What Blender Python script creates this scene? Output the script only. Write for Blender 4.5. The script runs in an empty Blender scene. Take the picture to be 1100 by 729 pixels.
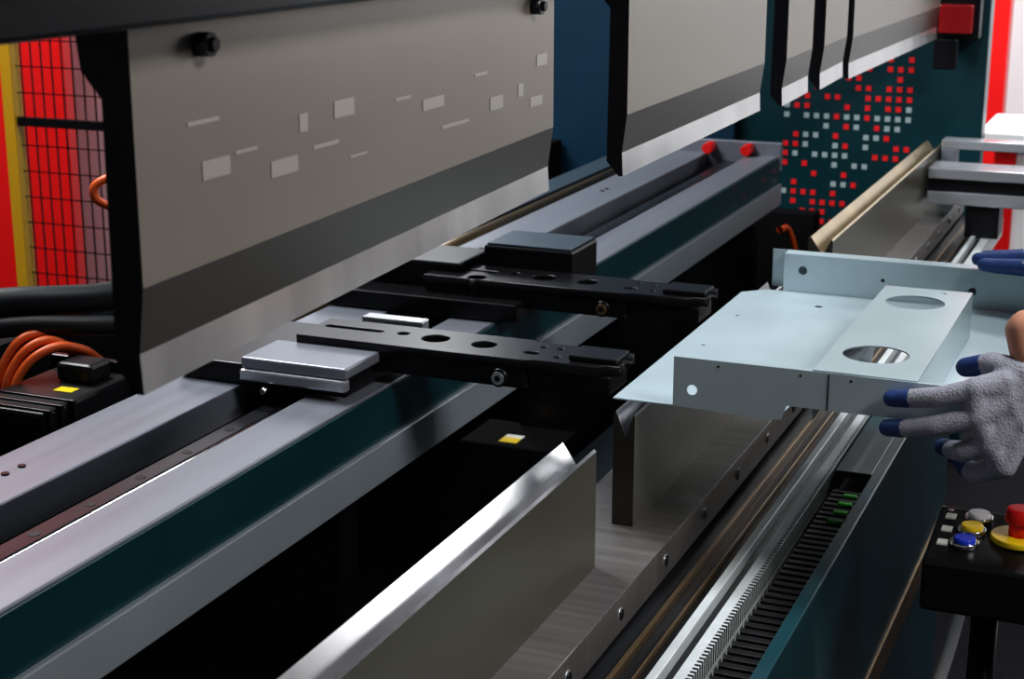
import bpy, bmesh, math, random
from mathutils import Vector, Matrix
random.seed(7)
ZC = 1.57   # camera height; helper z values are given relative to this eye level

# ------------------------------------------------------------------ materials
def mat(name, col, metal=0.0, rough=0.5, noise=0.0, nscale=(40,40,40), bump=0.0, rvar=0.0, emit=0.0, coat=0.0, spec=0.5):
    m = bpy.data.materials.new(name); m.use_nodes = True
    nt = m.node_tree; b = nt.nodes['Principled BSDF']
    b.inputs['Base Color'].default_value = (*col, 1)
    b.inputs['Metallic'].default_value = metal
    b.inputs['Roughness'].default_value = rough
    b.inputs['Specular IOR Level'].default_value = spec
    if coat: b.inputs['Coat Weight'].default_value = coat
    if noise or bump or rvar:
        tc = nt.nodes.new('ShaderNodeTexCoord'); mp = nt.nodes.new('ShaderNodeMapping')
        mp.inputs['Scale'].default_value = nscale
        nz = nt.nodes.new('ShaderNodeTexNoise'); nz.inputs['Scale'].default_value = 1.0
        nz.inputs['Detail'].default_value = 4
        nt.links.new(tc.outputs['Object'], mp.inputs[0]); nt.links.new(mp.outputs[0], nz.inputs['Vector'])
        if noise:
            cr = nt.nodes.new('ShaderNodeValToRGB')
            cr.color_ramp.elements[0].position = 0.3; cr.color_ramp.elements[1].position = 0.7
            cr.color_ramp.elements[0].color = (*[c*(1-noise) for c in col], 1)
            cr.color_ramp.elements[1].color = (*[min(1, c*(1+noise)) for c in col], 1)
            nt.links.new(nz.outputs['Fac'], cr.inputs[0]); nt.links.new(cr.outputs[0], b.inputs['Base Color'])
        if rvar:
            mr = nt.nodes.new('ShaderNodeMapRange')
            mr.inputs['To Min'].default_value = max(0.03, rough-rvar); mr.inputs['To Max'].default_value = rough+rvar
            nt.links.new(nz.outputs['Fac'], mr.inputs['Value']); nt.links.new(mr.outputs[0], b.inputs['Roughness'])
        if bump:
            bp = nt.nodes.new('ShaderNodeBump'); bp.inputs['Strength'].default_value = bump
            bp.inputs['Distance'].default_value = 0.002
            nt.links.new(nz.outputs['Fac'], bp.inputs['Height']); nt.links.new(bp.outputs[0], b.inputs['Normal'])
    return m

M = {}
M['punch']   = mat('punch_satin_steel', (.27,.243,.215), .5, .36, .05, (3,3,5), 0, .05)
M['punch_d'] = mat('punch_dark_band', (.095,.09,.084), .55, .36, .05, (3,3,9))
M['punch_b'] = mat('punch_ground_bevel', (.56,.55,.55), .7, .24, .22, (10,.5,.5), 0, .05)  # colour streaks painted in for reflections on the bevel
M['mark']    = mat('etched_mark', (.42,.39,.36), .4, .35)  # lighter tone for reflections painted on the punch face
M['blackst'] = mat('black_oxide_steel', (.007,.007,.009), .2, .32, .2, (30,30,30), spec=.4)
M['blackpl'] = mat('black_plastic', (.006,.006,.007), 0, .40, spec=.35)
M['rubber']  = mat('black_rubber', (.006,.006,.007), 0, .5, spec=.35)
M['teal']    = mat('teal_paint', (.004,.035,.045), .0, .34, .08, (6,6,6), .0, .03, coat=.15)
M['tealblue']= mat('teal_blue_paint', (.004,.030,.060), .0, .45, .06, (4,4,4))
M['alu']     = mat('anodised_aluminium', (.22,.235,.275), .45, .40, .06, (2,40,40), 0, .05)
M['alud']    = mat('anodised_aluminium_dark', (.07,.10,.13), .45, .4, .06, (2,40,40), 0, .05)
M['alu2']    = mat('bright_aluminium', (.50,.52,.56), .7, .24, .06, (20,3,20), 0, .04)
M['lightrail']=mat('pale_ground_rail', (.62,.66,.67), .35, .30, .10, (12,3,3), 0, .05)
M['strip']   = mat('grey_painted_strip', (.27,.31,.35), .3, .36, .04, (10,10,10))
M['die']     = mat('die_steel', (.125,.118,.096), .55, .32, .08, (3,3,7), 0, .05)
M['bedtop']  = mat('bed_plate_steel', (.17,.16,.155), .55, .34, .25, (60,2,2), 0, .06)
M['diedark'] = mat('die_end_steel', (.05,.046,.038), .5, .4, .1, (5,5,5))  # die steel darkened in colour so the end faces look shaded
M['dieb']    = mat('die_ground_steel', (.50,.50,.52), .95, .22, .38, (7,.5,.5), 0, .07)  # colour noise paints reflection streaks along the ground steel
M['diegold'] = mat('die_oiled_ground_steel', (.40,.32,.20), .9, .3, .25, (7,.5,.5), 0, .05)  # gold variant, same reflection streaks put into the colour
M['gold']    = mat('oiled_bronze_steel', (.30,.21,.12), .85, .28, .3, (3,60,60))
M['darksteel']=mat('dark_oiled_steel', (.02,.021,.025), .3, .32, .3, (4,60,60))
M['sheet']   = mat('galvanised_sheet', (.44,.53,.57), .4, .30, .05, (8,8,8), 0, .04)
M['chrome']  = mat('polished_steel', (.75,.75,.76), 1, .14)
M['red']     = mat('red_paint', (.70,.010,.010), 0, .35)
M['redd']    = mat('dark_red_plastic', (.30,.008,.012), 0, .3)  # dark red that paints a reflection
M['reddot']  = mat('red_print', (.70,.02,.025), 0, .4)
M['whitedot']= mat('pale_print', (.33,.42,.44), 0, .4)
M['white']   = mat('white_paint', (.85,.86,.88), 0, .4)
M['yellow']  = mat('yellow_paint', (.60,.33,.015), 0, .4)
M['yellow2'] = mat('yellow_plastic', (.9,.65,.02), 0, .3)
M['blue']    = mat('blue_button', (.02,.06,.6), 0, .2)
M['orange']  = mat('orange_cable', (.75,.12,.02), 0, .4)
M['green']   = mat('green_connector', (.06,.45,.04), 0, .4)
M['carpet']  = mat('hall_carpet', (.010,.010,.013), 0, .95, .35, (160,160,160), .4, spec=.1)
M['pan']     = mat('machine_floor_pan', (.003,.003,.004), 0, .8, spec=.15)  # near-black standing in for shade inside the machine
M['hallwall']= mat('hall_wall', (.55,.57,.60), 0, .7, .05, (1,1,1))
M['ceil']    = mat('hall_ceiling', (.03,.03,.035), 0, .9, .1, (1,1,1))
M['glove']   = mat('knit_glove', (.33,.33,.39), 0, .85, .16, (380,380,380), .8)
M['gblue']   = mat('blue_glove_coating', (.014,.045,.17), 0, .55, .15, (90,90,90), .3)
M['skin']    = mat('skin', (.62,.30,.20), 0, .5, .06, (30,30,30), .1)
M['shirt']   = mat('dark_work_shirt', (.03,.035,.05), 0, .85, .2, (60,60,60), .3)
M['trouser'] = mat('work_trousers', (.05,.05,.055), 0, .9, .2, (60,60,60), .3)
M['hair']    = mat('brown_hair', (.04,.022,.012), 0, .6, .4, (120,120,30), .4)
M['eye']     = mat('eye_white', (.8,.8,.78), 0, .2)
M['iris']    = mat('iris', (.05,.03,.02), 0, .2)
M['label']   = mat('paper_label', (.8,.8,.75), 0, .5)

col = bpy.context.scene.collection
# ------------------------------------------------------------------ helpers
def finish(name, me, m, parent=None, bevel=0, smooth=False):
    o = bpy.data.objects.new(name, me); col.objects.link(o)
    if m is not None:
        for mm in (m if isinstance(m, (list,tuple)) else [m]): me.materials.append(mm)
    if len(me.vertices):
        vs=[v.co for v in me.vertices]
        lo=Vector((min(v.x for v in vs),min(v.y for v in vs),min(v.z for v in vs)))
        hi=Vector((max(v.x for v in vs),max(v.y for v in vs),max(v.z for v in vs)))
        c=(lo+hi)/2
        me.transform(Matrix.Translation(-c)); o.location=c
    if smooth:
        for p in me.polygons: p.use_smooth=True
    if bevel:
        b=o.modifiers.new('bevel','BEVEL'); b.width=bevel; b.segments=2; b.limit_method='ANGLE'
    if parent is not None: parent_to(o,parent)
    return o
def parent_to(o,p):
    o.parent=p; o.matrix_parent_inverse=Matrix.Translation(p.location).inverted()
def empty(name, x=0,y=0,z=0):
    e=bpy.data.objects.new(name,None); e.empty_display_size=.05; e.location=(x,y,z+ZC); col.objects.link(e); return e
def box(name,x0,x1,y0,y1,z0,z1,m,parent=None,bevel=0.0015):
    x0,x1=min(x0,x1),max(x0,x1);y0,y1=min(y0,y1),max(y0,y1);z0,z1=min(z0,z1),max(z0,z1)
    bm=bmesh.new()
    v=[bm.verts.new((x,y,z+ZC)) for x in(x0,x1) for y in(y0,y1) for z in(z0,z1)]
    for f in((0,1,3,2),(4,6,7,5),(0,4,5,1),(2,3,7,6),(0,2,6,4),(1,5,7,3)): bm.faces.new([v[i] for i in f])
    bmesh.ops.recalc_face_normals(bm,faces=bm.faces)
    me=bpy.data.meshes.new(name); bm.to_mesh(me); bm.free()
    return finish(name,me,m,parent,bevel)
def loft(name,profA,xA,profB,xB,mats,parent=None,matidx=None,bevel=0):
    """extrude a (y,z) profile along x; side i uses matidx[i]"""
    bm=bmesh.new(); n=len(profA)
    A=[bm.verts.new((xA,y,z+ZC)) for y,z in profA]; B=[bm.verts.new((xB,y,z+ZC)) for y,z in profB]
    for i in range(n):
        f=bm.faces.new((A[i],A[(i+1)%n],B[(i+1)%n],B[i])); f.material_index=matidx[i] if matidx else 0
    endi=matidx[n] if matidx and len(matidx)>n else 0
    fa=bm.faces.new(A[::-1]); fb=bm.faces.new(B); fa.material_index=endi; fb.material_index=endi
    bmesh.ops.recalc_face_normals(bm,faces=bm.faces)
    me=bpy.data.meshes.new(name); bm.to_mesh(me); bm.free()
    return finish(name,me,mats,parent,bevel)
def cyl(name,p0,p1,r,m,parent=None,seg=32,r2=None,bevel=0):
    p0=Vector(p0)+Vector((0,0,ZC)); p1=Vector(p1)+Vector((0,0,ZC)); d=p1-p0
    bm=bmesh.new()
    bmesh.ops.create_cone(bm,cap_ends=True,segments=seg,radius1=r,radius2=r if r2 is None else r2,depth=d.length,
        matrix=Matrix.Translation((p0+p1)/2)@d.to_track_quat('Z','Y').to_matrix().to_4x4())
    me=bpy.data.meshes.new(name); bm.to_mesh(me); bm.free()
    o=finish(name,me,m,parent,bevel)
    for p in me.polygons:
        if len(p.vertices)==4: p.use_smooth=True
    return o
def tube(name,pts,r,m,parent=None):
    cu=bpy.data.curves.new(name,'CURVE'); cu.dimensions='3D'; cu.bevel_depth=r; cu.bevel_resolution=4; cu.resolution_u=16
    s=cu.splines.new('BEZIER'); s.bezier_points.add(len(pts)-1)
    for b,p in zip(s.bezier_points,pts):
        b.co=(p[0],p[1],p[2]+ZC); b.handle_left_type=b.handle_right_type='AUTO'
    o=bpy.data.objects.new(name+'_c',cu); col.objects.link(o)
    dg=bpy.context.evaluated_depsgraph_get(); me=bpy.data.meshes.new_from_object(o.evaluated_get(dg))
    bpy.data.objects.remove(o); me.name=name
    me.materials.clear()
    return finish(name,me,m,parent,0,True)
def circ(cx,cy,r,n=28,ry=None):
    ry=ry or r
    return [(cx+r*math.cos(2*math.pi*i/n),cy+ry*math.sin(2*math.pi*i/n)) for i in range(n)]
def slot(x0,y0,x1,y1,w,n=8):
    a=math.atan2(y1-y0,x1-x0); pts=[]
    for i in range(n+1):
        t=a-math.pi/2+math.pi*i/n; pts.append((x1+w*math.cos(t),y1+w*math.sin(t)))
    for i in range(n+1):
        t=a+math.pi/2+math.pi*i/n; pts.append((x0+w*math.cos(t),y0+w*math.sin(t)))
    return pts
def plate(name,outline,holes,z0,z1,m,parent=None,axis='z',bevel=0.0):
    """flat plate with real holes. outline in (x,y) (axis z) or (y,z) (axis x, z0/z1 = x limits)"""
    cu=bpy.data.curves.new(name,'CURVE'); cu.dimensions='2D'; cu.fill_mode='BOTH'
    cu.extrude=abs(z1-z0)/2-bevel; cu.bevel_depth=bevel; cu.bevel_resolution=1
    for lp in [outline]+holes:
        s=cu.splines.new('POLY'); s.points.add(len(lp)-1); s.use_cyclic_u=True
        for p,q in zip(s.points,lp): p.co=(q[0],q[1],0,1)
    o=bpy.data.objects.new(name+'_c',cu); col.objects.link(o)
    dg=bpy.context.evaluated_depsgraph_get(); me=bpy.data.meshes.new_from_object(o.evaluated_get(dg))
    bpy.data.objects.remove(o); me.name=name; me.materials.clear()
    mid=(z0+z1)/2
    if axis=='z': me.transform(Matrix.Translation((0,0,mid+ZC)))
    else:
        for v in me.vertices:
            y,z,h=v.co; v.co=(mid+h,y,z+ZC)
    return finish(name,me,m,parent)
def blob(name,chains,voxel,mats,parent=None,matfn=None,smooth=4):
    bm=bmesh.new()
    for ch in chains:
        for (p,r),(q,s) in zip(ch[:-1],ch[1:]):
            p=Vector(p);q=Vector(q);L=(q-p).length;n=max(2,int(L/(min(r,s)*.3)))
            for i in range(n+1):
                t=i/n
                bmesh.ops.create_icosphere(bm,subdivisions=2,radius=r+(s-r)*t,matrix=Matrix.Translation(p.lerp(q,t)+Vector((0,0,ZC))))
    me=bpy.data.meshes.new(name); bm.to_mesh(me); bm.free()
    o=bpy.data.objects.new(name+'_t',me); col.objects.link(o)
    rm=o.modifiers.new('r','REMESH'); rm.mode='VOXEL'; rm.voxel_size=voxel
    sm=o.modifiers.new('s','SMOOTH'); sm.iterations=smooth; sm.factor=.5
    dg=bpy.context.evaluated_depsgraph_get(); m2=bpy.data.meshes.new_from_object(o.evaluated_get(dg))
    bpy.data.objects.remove(o); m2.name=name; m2.materials.clear()
    if matfn:
        idx=[matfn(Vector(p.center)-Vector((0,0,ZC))) for p in m2.polygons]
    ob=finish(name,m2,mats,parent,0,True)
    if matfn:
        for p,i in zip(m2.polygons,idx): p.material_index=i
    return ob

# ------------------------------------------------------------------ hall shell
box('floor',-4,10,-6,7,-1.62,-1.57,M['carpet'],bevel=0)
box('ceiling',-4,10,-6,7,3.0,3.05,M['ceil'],bevel=0)
box('wall_far',10,10.1,-6,7,-1.57,3.0,M['hallwall'],bevel=0)
box('wall_near',-4.1,-4,-6,7,-1.57,3.0,M['hallwall'],bevel=0)
box('wall_left',-4,10,7,7.1,-1.57,3.0,M['hallwall'],bevel=0)
box('wall_right',-4,10,-6.1,-6,-1.57,3.0,M['hallwall'],bevel=0)

# ------------------------------------------------------------------ press brake frame + ram + bed
pb=empty('press_brake',2.6,.9,-.6)
box('ram_beam',.1,4.55,.66,.80,.02,.85,M['tealblue'],pb)
box('clamp_bar',.1,4.55,.605,.72,-.078,.06,M['blackst'],pb,.004)
box('clamp_lip',.1,4.55,.600,.606,-.052,-.038,M['darksteel'],pb)
for i in range(12):
    x=.55+i*.34
    cyl('clamp_screw_%d'%i,(x,.606,-.0),(x,.594,-.0),.012,M['darksteel'],pb)
box('side_frame',4.60,4.68,.535,2.05,-1.57,.9,M['teal'],pb,.004)
box('side_frame_cover',4.57,4.60,1.22,2.02,-1.57,.88,M['tealblue'],pb,.004)
box('rear_crossmember',4.50,4.565,.96,1.74,-1.56,-.86,M['pan'],pb,.004)  # added black box, its colour stands in for shade under the rail
bm=bmesh.new()
for r in range(21):
    for c in range(13):
        fr=c/12; fz=r/20
        y=.735+c*.0285; z=-.43-r*.0275
        dens=.62 if (.1<fz<.55) else .5
        if fz>.55 and fr<.35: dens=.25
        if random.random()>dens: continue
        pale = (.25<fz<.62 and random.random()<.5) or random.random()<.08
        s=.0077
        v=[bm.verts.new((4.5985,y+a*s,z+b*s+ZC)) for a,b in((-1,-1),(1,-1),(1,1),(-1,1))]
        f=bm.faces.new(v); f.material_index=1 if pale else 0
me=bpy.data.meshes.new('pixel_print'); bm.to_mesh(me); bm.free()
finish('pixel_print',me,[M['reddot'],M['whitedot']],pb)
box('ram_guide',4.50,4.60,.55,.66,-.36,.3,M['blackst'],pb,.003)
box('guide_bracket',4.47,4.50,.60,.66,-.44,-.36,M['blackst'],pb,.003)
box('guide_cover',4.46,4.50,.565,.65,-.345,-.27,M['redd'],pb,.004)  # added block coloured as a red reflection on the black guide
# bed
box('bed_core',.35,4.5,.56,.70,-1.45,-.775,M['blackst'],pb,0)
pr=[(.70,-.80),(.70,-.767),(.549,-.767),(.549,-.813),(.56,-.813)]
loft('bed_table_plate',pr,.35,pr,4.45,[M['die'],M['bedtop']],pb,[0,1,1,0,0,0],.001)
for i in range(22):
    x=.78+i*.17
    cyl('bed_bolt_%d'%i,(x,.5495,-.79),(x,.5465,-.79),.0065,M['blackst'],pb,20)
    cyl('bed_bolt_rim_%d'%i,(x,.5494,-.79),(x,.5480,-.79),.0085,M['alu2'],pb,20)
box('bed_ledge',.35,4.45,.486,.556,-.86,-.822,M['darksteel'],pb,.001)
box('bed_guide_bronze',.35,4.45,.520,.526,-.822,-.812,M['gold'],pb,.001)
box('bed_guide_bronze_outer',.35,4.45,.499,.502,-.822,-.814,M['gold'],pb,.001)
box('support_rail_inner',.35,4.40,.472,.483,-.86,-.806,M['lightrail'],pb,.001)
box('support_rail_gap',.35,4.40,.459,.472,-.86,-.822,M['blackst'],pb,0)
box('support_rail_outer',.35,4.40,.440,.459,-.86,-.812,M['lightrail'],pb,.001)
bm=bmesh.new()
x=.6
while x<3.2:
    v=[bm.verts.new((a,b,c+ZC)) for a,b,c in((x,.4395,-.811),(x+.003,.4395,-.811),(x+.003,.446,-.811),(x,.446,-.811),(x,.4395,-.835),(x+.003,.4395,-.835))]
    bm.faces.new(v[:4]); bm.faces.new((v[0],v[4],v[5],v[1])); x+=.009
me=bpy.data.meshes.new('rack_teeth'); bm.to_mesh(me); bm.free()
finish('rack_teeth',me,M['blackst'],pb)
box('trough_floor',.35,3.0,.384,.44,-.90,-.875,M['blackpl'],pb,0)
bm=bmesh.new(); x=.6
while x<2.26:
    bmesh.ops.create_cube(bm,size=1,matrix=Matrix.Translation((x,.412,-.853+ZC))@Matrix.Diagonal((.012,.046,.034,1)))
    x+=.019
me=bpy.data.meshes.new('cable_chain'); bm.to_mesh(me); bm.free()
finish('cable_chain',me,M['blackpl'],pb,.001)
for i in range(4):
    box('green_connector_%d'%i,2.12+i*.035,2.13+i*.035,.395,.415,-.838,-.832,M['green'],pb)
box('trough_cover',2.28,3.0,.384,.438,-.825,-.815,M['teal'],pb)
box('front_apron',.35,3.0,.366,.384,-1.46,-.813,M['teal'],pb,.002)
box('apron_trim_strip',.35,3.0,.3635,.3665,-1.165,-1.115,M['gold'],pb,0)
box('apron_plinth',.40,2.95,.40,.55,-1.57,-1.45,M['blackst'],pb,0)
box('rear_cover',1.1,4.56,1.75,1.78,-1.57,-.70,M['pan'],pb,0)  # added dark backdrop behind the machine, not a known part
box('floor_pan',.2,4.49,.71,1.745,-1.565,-1.52,M['pan'],pb,0)  # added black sheet that keeps the machine interior dark
box('lower_crossbeam',2.3,4.48,.80,.93,-.98,-.93,M['alud'],pb,.003)
box('junction_box',2.96,3.12,1.15,1.36,-1.52,-1.10,M['pan'],pb,.004)
box('junction_label',2.98,3.01,1.24,1.28,-1.0995,-1.0985,M['yellow2'],pb,0)
box('junction_label_sheet',3.01,3.03,1.24,1.28,-1.0995,-1.0985,M['label'],pb,0)
for x in (1.9,3.1,4.2):
    box('rail_bracket_%d'%int(x*10),x,x+.05,1.06,1.28,-1.52,-.80,M['blackst'],pb,.002)

# ------------------------------------------------------------------ punches
def punch(x0,x1,zt0,zb0,zt1,zb1):
    def prof(zt,zb):
        h=zt-zb
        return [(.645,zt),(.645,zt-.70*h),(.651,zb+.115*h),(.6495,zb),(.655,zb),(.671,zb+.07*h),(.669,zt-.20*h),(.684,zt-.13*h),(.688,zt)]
    e=empty('press_brake_punch',(x0+x1)/2,.66,(zt0+zb0)/2)
    idx=[0,1,2,2,3,3,3,3,3,3]
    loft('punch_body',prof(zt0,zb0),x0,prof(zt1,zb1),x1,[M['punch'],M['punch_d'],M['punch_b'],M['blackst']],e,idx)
    return e
p1=punch(.893,1.655,-.078,-.331,-.078,-.311)
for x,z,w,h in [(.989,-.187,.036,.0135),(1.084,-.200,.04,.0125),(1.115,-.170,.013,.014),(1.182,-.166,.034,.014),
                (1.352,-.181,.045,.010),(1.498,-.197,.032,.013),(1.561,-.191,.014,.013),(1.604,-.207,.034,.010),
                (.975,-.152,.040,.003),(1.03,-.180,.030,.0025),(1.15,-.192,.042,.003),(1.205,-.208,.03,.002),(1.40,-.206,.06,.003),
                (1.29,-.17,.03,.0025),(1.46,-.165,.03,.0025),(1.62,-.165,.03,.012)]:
    box('etched_mark',x-w/2,x+w/2,.6444,.6452,z-h/2,z+h/2,M['mark'],p1,0)  # flat patches imitating reflections on the blade
for x,z in ((.974,-.098),(1.594,-.108)):
    cyl('clamp_bolt',(x,.648,z),(x,.634,z),.0085,M['darksteel'],p1,24)
    cyl('clamp_bolt_head',(x,.635,z),(x,.630,z),.005,M['blackst'],p1,6)
punch(1.905,2.585,-.078,-.334,-.078,-.331)
punch(2.735,2.93,-.078,-.341,-.078,-.338)
punch(3.03,3.235,-.078,-.344,-.078,-.340)
p5=punch(3.295,4.44,-.078,-.350,-.078,-.358)

# ------------------------------------------------------------------ dies
def die(x0,x1,wd=.047,face='die',top='dieb'):
    e=empty('press_brake_die',(x0+x1)/2,.63,-.70)
    a=.604
    pr=[(a,-.767),(a,-.622),(a+.06*wd,-.619),(a+.40*wd,-.650),(a+.89*wd,-.616),(a+wd,-.620),(a+wd,-.767)]
    loft('die_body',pr,x0,pr,x1,[M[face],M[top],M['diedark']],e,[0,1,1,1,1,0,0,2])
    return e
die(.55,1.695); die(1.835,2.60,.028); die(3.0,4.38,.047,'die','diegold')

# ------------------------------------------------------------------ back gauge rail
rl=empty('back_gauge_rail',2.3,1.15,-.7)
X0,X1=.35,4.24
box('rear_beam',X0,X1,1.20,1.31,-.72,-.66,M['alu'],rl,.002)
box('groove_floor',X0,X1,1.09,1.20,-.72,-.705,M['blackst'],rl,0)
box('front_beam',X0,X1,1.01,1.088,-.79,-.66,M['alu'],rl,.002)
box('teal_band',X0,X1,1.006,1.0105,-.735,-.664,M['teal'],rl,0)
box('lower_strip',X0,X1,.998,1.012,-.79,-.733,M['strip'],rl,.002)
box('linear_guide',X0,X1,1.125,1.155,-.705,-.680,M['darksteel'],rl,.002)
cyl('guide_edge_rod',(X0,1.122,-.683),(X1,1.122,-.683),.0025,M['chrome'],rl,12)
for i in range(38):
    x=.45+i*.1
    cyl('guide_hole_%d'%i,(x,1.14,-.681),(x,1.14,-.6795),.007,M['rubber'],rl,16)
for i in range(5):
    for k in (0,.03):
        cyl('beam_screw_%d_%d'%(i,int(k*100)),(1.45+i*.7+k,1.26,-.661),(1.45+i*.7+k,1.26,-.658),.005,M['darksteel'],rl,12)
box('end_plate',4.225,4.245,1.0,1.30,-.70,-.625,M['alu'],rl,.002)
for y in (1.085,1.19):
    cyl('red_bumper',(4.225,y,-.643),(4.18,y,-.643),.015,M['red'],rl,24,bevel=.002)
cyl('ball_screw',(2.0,1.40,-.70),(4.2,1.40,-.70),.014,M['gold'],rl,24)
box('rear_rail',1.95,4.4,1.45,1.52,-.76,-.70,M['alud'],rl,.002)

# ------------------------------------------------------------------ back gauge fingers
def finger(dx,kind):
    e=empty('back_gauge_finger',2.0+dx,.9,-.62)
    x0=1.952+dx; x1=2.052+dx
    ol=[(x0,1.15),(x0,.80),(x0+.006,.79),(x0+.006,.70),(x0+.018,.69),(x0+.018,.672),(x0+.04,.672),(x0+.046,.70),(x0+.062,.70),(x0+.068,.672),(x0+.088,.675),(x0+.088,.72),(x1-.008,.74),(x1-.008,.80),(x1,.83),(x1,1.15)]
    xc=(x0+x1)/2
    holes=[slot(xc+.01,1.05,xc+.01,1.13,.008),circ(xc+.012,1.012,.010),circ(xc+.005,.958,.021),circ(xc+.002,.882,.019),slot(xc-.012,.80,xc-.012,.81,.008),circ(xc+.02,.80,.006),circ(xc+.02,.775,.006),circ(xc-.02,.765,.006),circ(xc+.01,.735,.008)]
    plate('arm_top_plate',ol,holes,-.614,-.600,M['blackst'],e,bevel=.0012)
    box('arm_front_web',x0+.002,x0+.02,.80,1.15,-.642,-.6145,M['blackst'],e,.002)
    box('arm_back_web',x1-.02,x1-.002,.83,1.15,-.642,-.6145,M['blackst'],e,.002)
    box('finger_tip_block',x0+.010,x0+.085,.682,.80,-.640,-.6145,M['blackst'],e,.003)
    box('finger_tip_cap',x0+.02,x0+.075,.676,.745,-.5995,-.592,M['blackst'],e,.002)
    cyl('pivot_bolt',(x0+.004,.835,-.627),(x0-.010,.835,-.627),.0125,M['blackst'],e,28)
    cyl('pivot_bolt_face',(x0-.0095,.835,-.627),(x0-.0115,.835,-.627),.009,M['alu2'] if kind=='silver' else M['gold'],e,28)
    cyl('pivot_bolt_socket',(x0-.0112,.835,-.627),(x0-.0122,.835,-.627),.0045,M['blackst'],e,6)
    if kind=='silver':
        box('carriage_top',1.855,1.955,1.02,1.185,-.628,-.612,M['alu'],e,.003)
        box('carriage_top_rear',1.955,2.09,1.02,1.185,-.628,-.618,M['blackst'],e,.003)
        box('carriage_lip',1.850,1.866,1.02,1.185,-.645,-.6285,M['alu2'],e,.003)
        box('carriage_edge_strip',2.09,2.115,1.02,1.12,-.628,-.603,M['alu2'],e,.002)
        box('carriage_body',1.875,2.11,1.03,1.30,-.6575,-.6285,M['blackst'],e,.002)
        cyl('grease_nipple',(1.852,1.14,-.652),(1.835,1.14,-.652),.004,M['chrome'],e,12)
    else:
        box('carriage_cover',2.475,2.60,.93,1.09,-.6285,-.567,M['blackst'],e,.004)
        box('carriage_cover_plate',2.48,2.596,.935,1.085,-.5668,-.563,M['alud'],e,.001)
        box('carriage_body',2.33,2.62,.97,1.34,-.6575,-.6285,M['blackst'],e,.003)
        box('carriage_motor',2.40,2.53,1.10,1.30,-.6285,-.585,M['blackst'],e,.004)
        cyl('clamp_knob',(2.38,1.06,-.628),(2.38,1.06,-.60),.016,M['blackst'],e,24)
    return e
finger(0,'silver'); finger(.415,'black')

# ------------------------------------------------------------------ workpiece
wp=empty('sheet_metal_workpiece',2.15,.38,-.58)
plate('tray_floor',[(1.838,.634),(1.838,.425),(1.92,.42),(1.92,.12),(2.482,.12),(2.482,.60),(2.45,.634)],
      [slot(1.97,.535,2.02,.535,.0045),circ(2.40,.50,.006),circ(2.30,.60,.003),circ(2.12,.60,.003),circ(2.2,.19,.012),
       slot(2.06,.325,2.24,.345,.036)],-.602,-.6002,M['sheet'],wp)
plate('front_flange',[(.556,-.600),(.556,-.538),(.12,-.538),(.12,-.584),(.415,-.584),(.421,-.602),(.445,-.604)],
      [circ(.532,-.578,.0065)],1.836,1.8378,M['sheet'],wp,axis='x')
for y in (.50,.40,.34):
    cyl('flange_pin_hole_%d'%int(y*100),(1.8359,y,-.545),(1.8355,y,-.545),.0016,M['rubber'],wp,12)
plate('back_flange',[(.575,-.600),(.575,-.540),(.10,-.540),(.10,-.600)],
      [circ(.545,-.565,.007),circ(.285,-.575,.006),circ(.42,-.57,.003)],2.482,2.4838,M['sheet'],wp,axis='x')
box('back_flange_lip',2.4838,2.51,.10,.575,-.5415,-.5397,M['sheet'],wp,0)
box('back_flange_outer',2.51,2.512,.10,.60,-.600,-.5397,M['sheet'],wp,0)
box('front_flange_lip',1.838,1.848,.386,.556,-.540,-.538,M['sheet'],wp,0)
plate('channel_top',[(1.839,.386),(1.839,.264),(2.31,.264),(2.31,.386)],
      [circ(1.935,.330,.040,48),circ(2.222,.330,.040,48),circ(2.29,.30,.003)],-.5385,-.5368,M['sheet'],wp)
box('channel_right_wall',1.839,2.31,.264,.2658,-.600,-.5386,M['sheet'],wp,0)
box('channel_left_wall',1.839,2.31,.3842,.386,-.600,-.5386,M['sheet'],wp,0)
box('flange_seam',1.8352,1.8359,.3655,.367,-.584,-.540,M['darksteel'],wp,0)

# ------------------------------------------------------------------ operator (mostly outside the frame) with gloved hands
op=empty('operator',2.14,-.3,-.6)
def hand(name,W,K,F,Th,palm_r,blue_len,allblue=0):
    chains=[]
    for k,f in zip(K,F):
        chains.append([(W,palm_r*1.05),(k,palm_r*.86)])
        pts=[(k,.0142)]+[(q,.0128-.0011*i) for i,q in enumerate(f)]
        chains.append(pts)
    for a,b in zip(K[:-1],K[1:]): chains.append([(a,palm_r*.8),(b,palm_r*.8)])
    mid=[tuple((Vector(W)*.45+Vector(k)*.55)) for k in K]
    for a,b in zip(mid[:-1],mid[1:]): chains.append([(a,palm_r),(b,palm_r)])
    chains.append([(W,.021),(Th[0],.019),(Th[1],.0145),(Th[2],.0120)])
    tips=[(Vector(f[-1]),Vector(f[-2])) for f in F]+[(Vector(Th[2]),Vector(Th[1]))]
    def fn(c):
        for t,q in tips:
            if (c-t).length<blue_len: return 1
        return 0
    return blob(name,chains,.0024,[M['glove'],M['gblue']],op,fn,5)
W=(1.836,.125,-.514)
K=[(1.812,.196,-.532),(1.806,.190,-.562),(1.808,.176,-.592),(1.812,.160,-.616)]
F=[[(1.812,.236,-.545),(1.818,.268,-.552),(1.823,.290,-.556)],
   [(1.806,.236,-.577),(1.814,.270,-.587),(1.824,.293,-.592)],
   [(1.812,.205,-.606),(1.828,.222,-.610),(1.845,.232,-.614)],
   [(1.820,.187,-.632),(1.836,.202,-.634),(1.850,.210,-.632)]]
Th=[(1.830,.146,-.514),(1.845,.183,-.509),(1.856,.214,-.519)]
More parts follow.
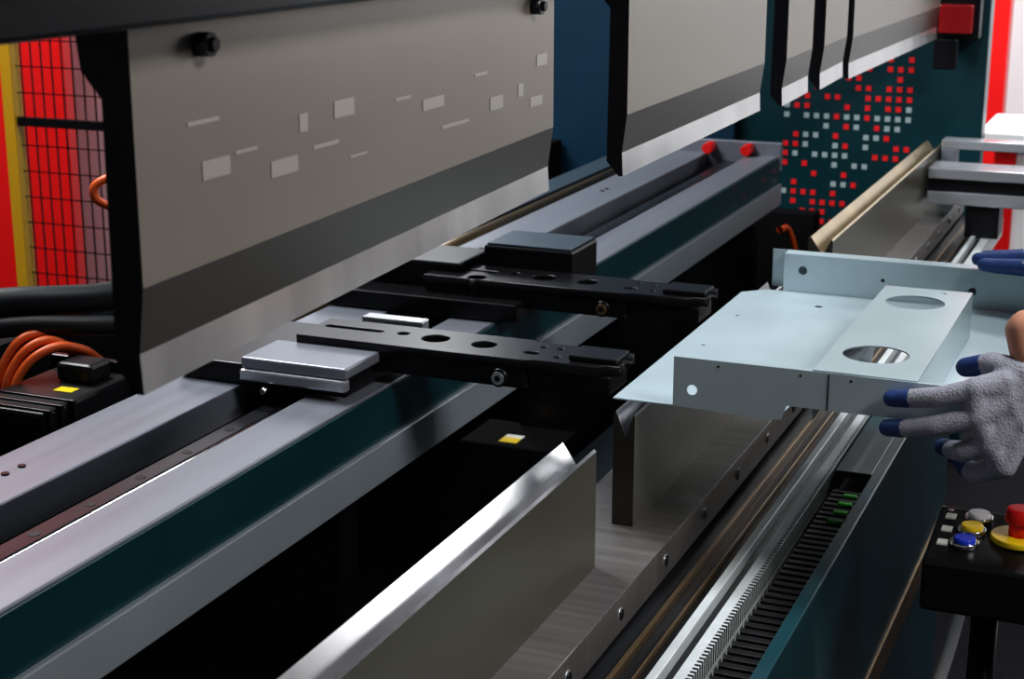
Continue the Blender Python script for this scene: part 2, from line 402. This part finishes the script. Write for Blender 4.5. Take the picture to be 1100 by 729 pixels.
hand('right_glove',W,K,F,Th,.0185,.026)
W2=(2.44,.095,-.500)
K2=[(2.430,.180,-.520),(2.455,.185,-.512),(2.480,.182,-.512),(2.503,.174,-.518)]
F2=[[(2.445,.222,-.524),(2.452,.248,-.526),(2.455,.268,-.526)],
    [(2.472,.228,-.518),(2.478,.258,-.522),(2.482,.280,-.524)],
    [(2.500,.224,-.520),(2.508,.252,-.524),(2.512,.272,-.526)],
    [(2.526,.210,-.526),(2.534,.232,-.532),(2.538,.248,-.536)]]
Th2=[(2.425,.135,-.535),(2.435,.170,-.560),(2.462,.196,-.566)]
hand('left_glove',W2,K2,F2,Th2,.0175,.062)
def arm(n,wr,mid,el,sh):
    wr=Vector(wr);mid=Vector(mid);el=Vector(el);sh=Vector(sh)
    blob(n+'_forearm',[[(tuple(wr),.025),(tuple(mid),.026),(tuple(mid.lerp(el,.5)),.038),(tuple(el),.042)]],.006,[M['skin']],op)
    blob(n+'_sleeve',[[(tuple(mid.lerp(el,.62)),.047),(tuple(el),.052),(tuple(sh),.062)]],.007,[M['shirt']],op)
arm('right',(1.846,.142,-.494),(1.856,.150,-.470),(1.94,-.17,-.385),(1.95,-.30,-.18))
arm('left',(2.43,.075,-.490),(2.425,.03,-.485),(2.40,-.18,-.46),(2.35,-.30,-.18))
blob('torso',[[((1.96,-.30,-.17),.065),((2.14,-.31,-.15),.10),((2.32,-.30,-.17),.065)],
      [((2.06,-.31,-.26),.12),((2.07,-.31,-.52),.105),((2.06,-.31,-.68),.115)],
      [((2.22,-.31,-.26),.12),((2.21,-.31,-.52),.105),((2.22,-.31,-.68),.115)]],.012,[M['shirt']],op)
blob('trousers',[[((2.06,-.31,-.66),.118),((2.05,-.30,-.74),.105),((2.03,-.30,-1.10),.066),((2.02,-.33,-1.47),.05)],
                 [((2.22,-.31,-.66),.118),((2.23,-.30,-.74),.105),((2.25,-.30,-1.10),.066),((2.26,-.33,-1.47),.05)]],.012,[M['trouser']],op)
for x in (2.02,2.26):
    blob('shoe',[[((x,-.36,-1.53),.038),((x,-.20,-1.535),.034)],[((x,-.34,-1.49),.045),((x,-.30,-1.50),.043)]],.008,[M['rubber']],op)
blob('head',[[((2.14,-.30,-.08),.058),((2.14,-.29,.02),.056)],
             [((2.14,-.30,.10),.092),((2.14,-.275,.10),.088)],
             [((2.14,-.27,.03),.062),((2.14,-.235,.005),.038)],
             [((2.14,-.188,.075),.010),((2.14,-.172,.045),.014)],
             [((2.125,-.202,.012),.009),((2.155,-.202,.012),.009)],
             [((2.046,-.29,.075),.012),((2.046,-.285,.045),.010)],[((2.234,-.29,.075),.012),((2.234,-.285,.045),.010)]],.006,[M['skin']],op)
blob('hair',[[((2.14,-.325,.12),.094),((2.14,-.285,.135),.090)],[((2.14,-.34,.05),.075),((2.14,-.345,.09),.085)]],.008,[M['hair']],op)
for x in (2.11,2.17):
    blob('eye',[[((x,-.200,.078),.012),((x,-.199,.078),.012)]],.003,[M['eye']],op)
    cyl('iris',(x,-.1895,.078),(x,-.1865,.078),.005,M['iris'],op,16)

# ------------------------------------------------------------------ control pedestal
cp=empty('control_pedestal',1.98,.15,-1.1)
loft('console_box',[(.255,-.850),(.255,-.782),(.03,-.782),(.03,-.850)],1.908,[(.255,-.850),(.255,-.762),(.03,-.762),(.03,-.850)],2.055,[M['blackpl']],cp,None,.006)
cyl('post',(1.98,.182,-1.555),(1.98,.182,-.85),.017,M['blackst'],cp)
box('base_plate',1.85,2.11,.04,.30,-1.568,-1.555,M['blackst'],cp,.003)
def ztop(x): return -.782+(x-1.908)/.147*.020
for n,x,y,mm in (('white_button',2.026,.203,'white'),('yellow_button',1.992,.207,'yellow2'),('blue_button',1.957,.211,'blue')):
    z=ztop(x)
    cyl(n+'_bezel',(x,y,z-.001),(x,y,z+.006),.0175,M['chrome'],cp,bevel=.001)
    cyl(n,(x,y,z+.005),(x,y,z+.011),.0135,M[mm],cp,bevel=.0015)
for x in (1.957,1.992,2.026):
    box('legend_plate',x-.008,x+.008,.231,.244,ztop(x)-.0015,ztop(x)+.0012,M['label'],cp,0)
z=ztop(1.99)
cyl('estop_ring',(1.99,.150,z-.002),(1.99,.150,z+.006),.034,M['yellow2'],cp,40,bevel=.001)
cyl('estop_stem',(1.99,.150,z+.006),(1.99,.150,z+.026),.013,M['red'],cp)
cyl('estop_mushroom',(1.99,.150,z+.024),(1.99,.150,z+.042),.020,M['red'],cp,40,r2=.017,bevel=.003)
for i in range(2): cyl('top_screw',(2.04,.24-.19*i,ztop(2.04)),(2.04,.24-.19*i,ztop(2.04)+.002),.004,M['chrome'],cp,12)
tube('foot_pedal_cable',[(2.30,.20,-.88),(2.36,.245,-1.00),(2.36,.268,-1.12),(2.32,.285,-1.20),(2.26,.29,-1.24),(2.20,.26,-1.26),(2.15,.20,-1.30),(2.1,.10,-1.45),(2.0,-.05,-1.56),(1.8,-.2,-1.56)],.010,M['white'],cp)
tube('console_cable',[(1.99,.17,-.848),(2.08,.17,-.90),(2.20,.18,-.87),(2.30,.20,-.88)],.008,M['rubber'],cp)

# ------------------------------------------------------------------ sheet support arm (front, far end)
sa=empty('sheet_support_arm',4.15,.1,-.8)
box('arm_extrusion_top',4.08,4.20,-.5,.595,-.668,-.642,M['alu2'],sa,.002)
box('arm_extrusion_core',4.09,4.20,-.5,.595,-.700,-.668,M['blackst'],sa,0)
box('arm_extrusion_low',4.08,4.20,-.5,.595,-.731,-.700,M['alu2'],sa,.002)
box('upper_bar',4.30,4.36,-.5,.598,-.626,-.602,M['alu2'],sa,.002)
box('upper_bar_post',4.30,4.36,.56,.598,-.70,-.626,M['alu'],sa,.002)
box('link_plate',4.20,4.36,-.5,-.44,-.70,-.626,M['alu'],sa,.002)
box('arm_leg',4.1,4.16,-.42,-.36,-1.57,-.731,M['alu'],sa,.002)
box('arm_saddle',4.09,4.19,.42,.50,-.811,-.731,M['blackst'],sa,.002)

# ------------------------------------------------------------------ rear equipment
sm=empty('servo_motor',1.78,1.42,-.7)
box('motor_body',1.66,1.86,1.37,1.50,-.76,-.66,M['blackpl'],sm,.006)
for i in range(3):
    box('motor_fin_%d'%i,1.665+i*.025,1.672+i*.025,1.364,1.506,-.763,-.657,M['blackst'],sm,.001)
box('motor_flange',1.86,1.875,1.355,1.515,-.775,-.645,M['blackst'],sm,.003)
box('motor_connector',1.79,1.84,1.39,1.45,-.66,-.632,M['blackpl'],sm,.006)
box('motor_label',1.75,1.77,1.395,1.425,-.6598,-.6590,M['yellow2'],sm,0)
box('motor_foot',1.70,1.84,1.40,1.47,-1.52,-.76,M['blackst'],sm,0)
for i in range(3):
    d=i*.015
    tube('orange_power_cable_%d'%i,[(1.90,1.455+d,-.66),(1.85,1.452+d,-.628),(1.80,1.466+d,-.617+d*.6),(1.765,1.49+d,-.645+d*.3),(1.75,1.50+d,-.697),(1.74,1.53+d,-.80),(1.72,1.56+d,-1.1),(1.7,1.6+d,-1.53)],.0066,M['orange'],sm)
tube('black_conduit',[(2.15,1.40,-.72),(2.05,1.44,-.60),(1.90,1.48,-.570),(1.75,1.60,-.565),(1.6,1.75,-.62),(1.5,1.85,-.8),(1.5,1.85,-1.54)],.024,M['rubber'],sm)
tube('black_conduit_lower',[(2.05,1.38,-.72),(1.98,1.40,-.635),(1.86,1.46,-.597),(1.74,1.58,-.595),(1.58,1.72,-.66),(1.46,1.82,-.85),(1.46,1.82,-1.54)],.015,M['rubber'],sm)
tube('orange_cable_loop',[(2.60,1.60,-.44),(2.36,1.66,-.455),(2.31,1.72,-.465),(2.29,1.745,-.49),(2.31,1.72,-.52),(2.36,1.66,-.535),(2.6,1.62,-.66)],.0075,M['orange'],sm)
tube('orange_cable',[(3.95,.93,-.80),(4.05,.93,-.82),(4.10,.92,-.90),(4.10,.92,-1.5)],.008,M['orange'])

# safety fence
sf=empty('safety_fence',3.5,3.0,-.8)
box('yellow_post',3.49,3.53,2.90,2.935,-1.57,.5,M['yellow'],sf,.002)
for z in (-1.50,-.575,.35): box('cross_bar',3.50,3.52,2.2,2.90,z-.012,z+.012,M['blackst'],sf)
box('frame_upright',3.50,3.52,2.25,2.28,-1.5,.35,M['blackst'],sf)
bm=bmesh.new()
y=2.22
while y<2.9:
    bmesh.ops.create_cube(bm,size=1,matrix=Matrix.Translation((3.51,y,-.575+ZC))@Matrix.Diagonal((.003,.0035,1.85,1))); y+=.033
z=-1.48
while z<.35:
    bmesh.ops.create_cube(bm,size=1,matrix=Matrix.Translation((3.514,2.55,z+ZC))@Matrix.Diagonal((.003,.70,.003,1))); z+=.07
me=bpy.data.meshes.new('wire_mesh'); bm.to_mesh(me); bm.free(); finish('wire_mesh',me,M['blackst'],sf)
box('partition_panel',3.98,4.02,3.11,4.6,-1.57,.9,M['red'],None,.002)
box('partition_panel',4.28,4.32,2.2,3.60,-1.57,.9,M['white'],None,.002)

# far booth
dc=empty('display_counter',6.7,.2,-1.1)
box('counter_top',6.4,7.0,-1.2,.76,-.90,-.86,M['white'],dc,.004)
box('counter_body',6.5,6.95,-1.1,.62,-1.57,-.90,M['white'],dc,.003)
box('counter_end_panel',6.48,6.96,.62,.70,-1.57,-.90,M['red'],dc,.003)
box('red_column',7.6,7.72,.80,.90,-1.57,2.4,M['red'],None,.003)
box('booth_partition',7.9,7.95,-3,.85,-1.57,1.6,M['white'],None,.003)

# ------------------------------------------------------------------ lights
def area(name,loc,target,sx,sy,power,c=(1,1,1)):
    l=bpy.data.lights.new(name,'AREA'); l.shape='RECTANGLE'; l.size=sx; l.size_y=sy; l.energy=power; l.color=c
    o=bpy.data.objects.new(name,l); o.location=loc; col.objects.link(o)
    o.rotation_euler=(Vector(target)-Vector(loc)).to_track_quat('-Z','Y').to_euler()
area('hall_light_front',(1.0,-2.2,3.6),(1.6,.6,1.0),1.3,.8,100,(1,.97,.94))
area('hall_light_rear',(2.2,2.6,4.0),(2.2,1.0,.9),1.8,.8,88,(.92,.96,1))
area('hall_light_top',(2.6,.0,4.3),(2.3,.35,1.0),1.0,.6,72,(.92,.97,1))
area('hall_light_side',(5.6,-2.0,2.0),(1.4,.63,.95),1.6,.7,24,(1,1,1))  # added lamp, puts a bright highlight into the die groove
area('hall_light_far_rear',(6.6,3.4,2.9),(2.4,1.1,.9),1.6,.6,32,(.95,.98,1))  # added lamp for highlights on the gauge rail tops
area('hall_light_booth',(6.2,.3,3.8),(7.5,.2,.8),2,2,170,(1,1,1))
area('hall_light_fence',(3.0,3.3,3.6),(4.1,2.9,.9),1.2,.8,100,(1,1,1))
w=bpy.data.worlds.new('world'); bpy.context.scene.world=w; w.use_nodes=True
w.node_tree.nodes['Background'].inputs[0].default_value=(.5,.55,.6,1); w.node_tree.nodes['Background'].inputs[1].default_value=.05

# ------------------------------------------------------------------ camera
cam=bpy.data.cameras.new('camera'); co=bpy.data.objects.new('camera',cam); col.objects.link(co)
cam.sensor_width=36; cam.lens=1750/1100*36; cam.clip_start=.02
co.location=(0,0,ZC)
th=math.atan(474/1750)
f=Vector((.9222*math.cos(th),.3866*math.cos(th),-math.sin(th)))
co.rotation_euler=f.to_track_quat('-Z','Y').to_euler()
cam.dof.use_dof=True; cam.dof.focus_distance=1.9; cam.dof.aperture_fstop=12
bpy.context.scene.camera=co
try:
    bpy.context.scene.view_settings.view_transform='Standard'
    bpy.context.scene.view_settings.look='Medium High Contrast'
except Exception: pass
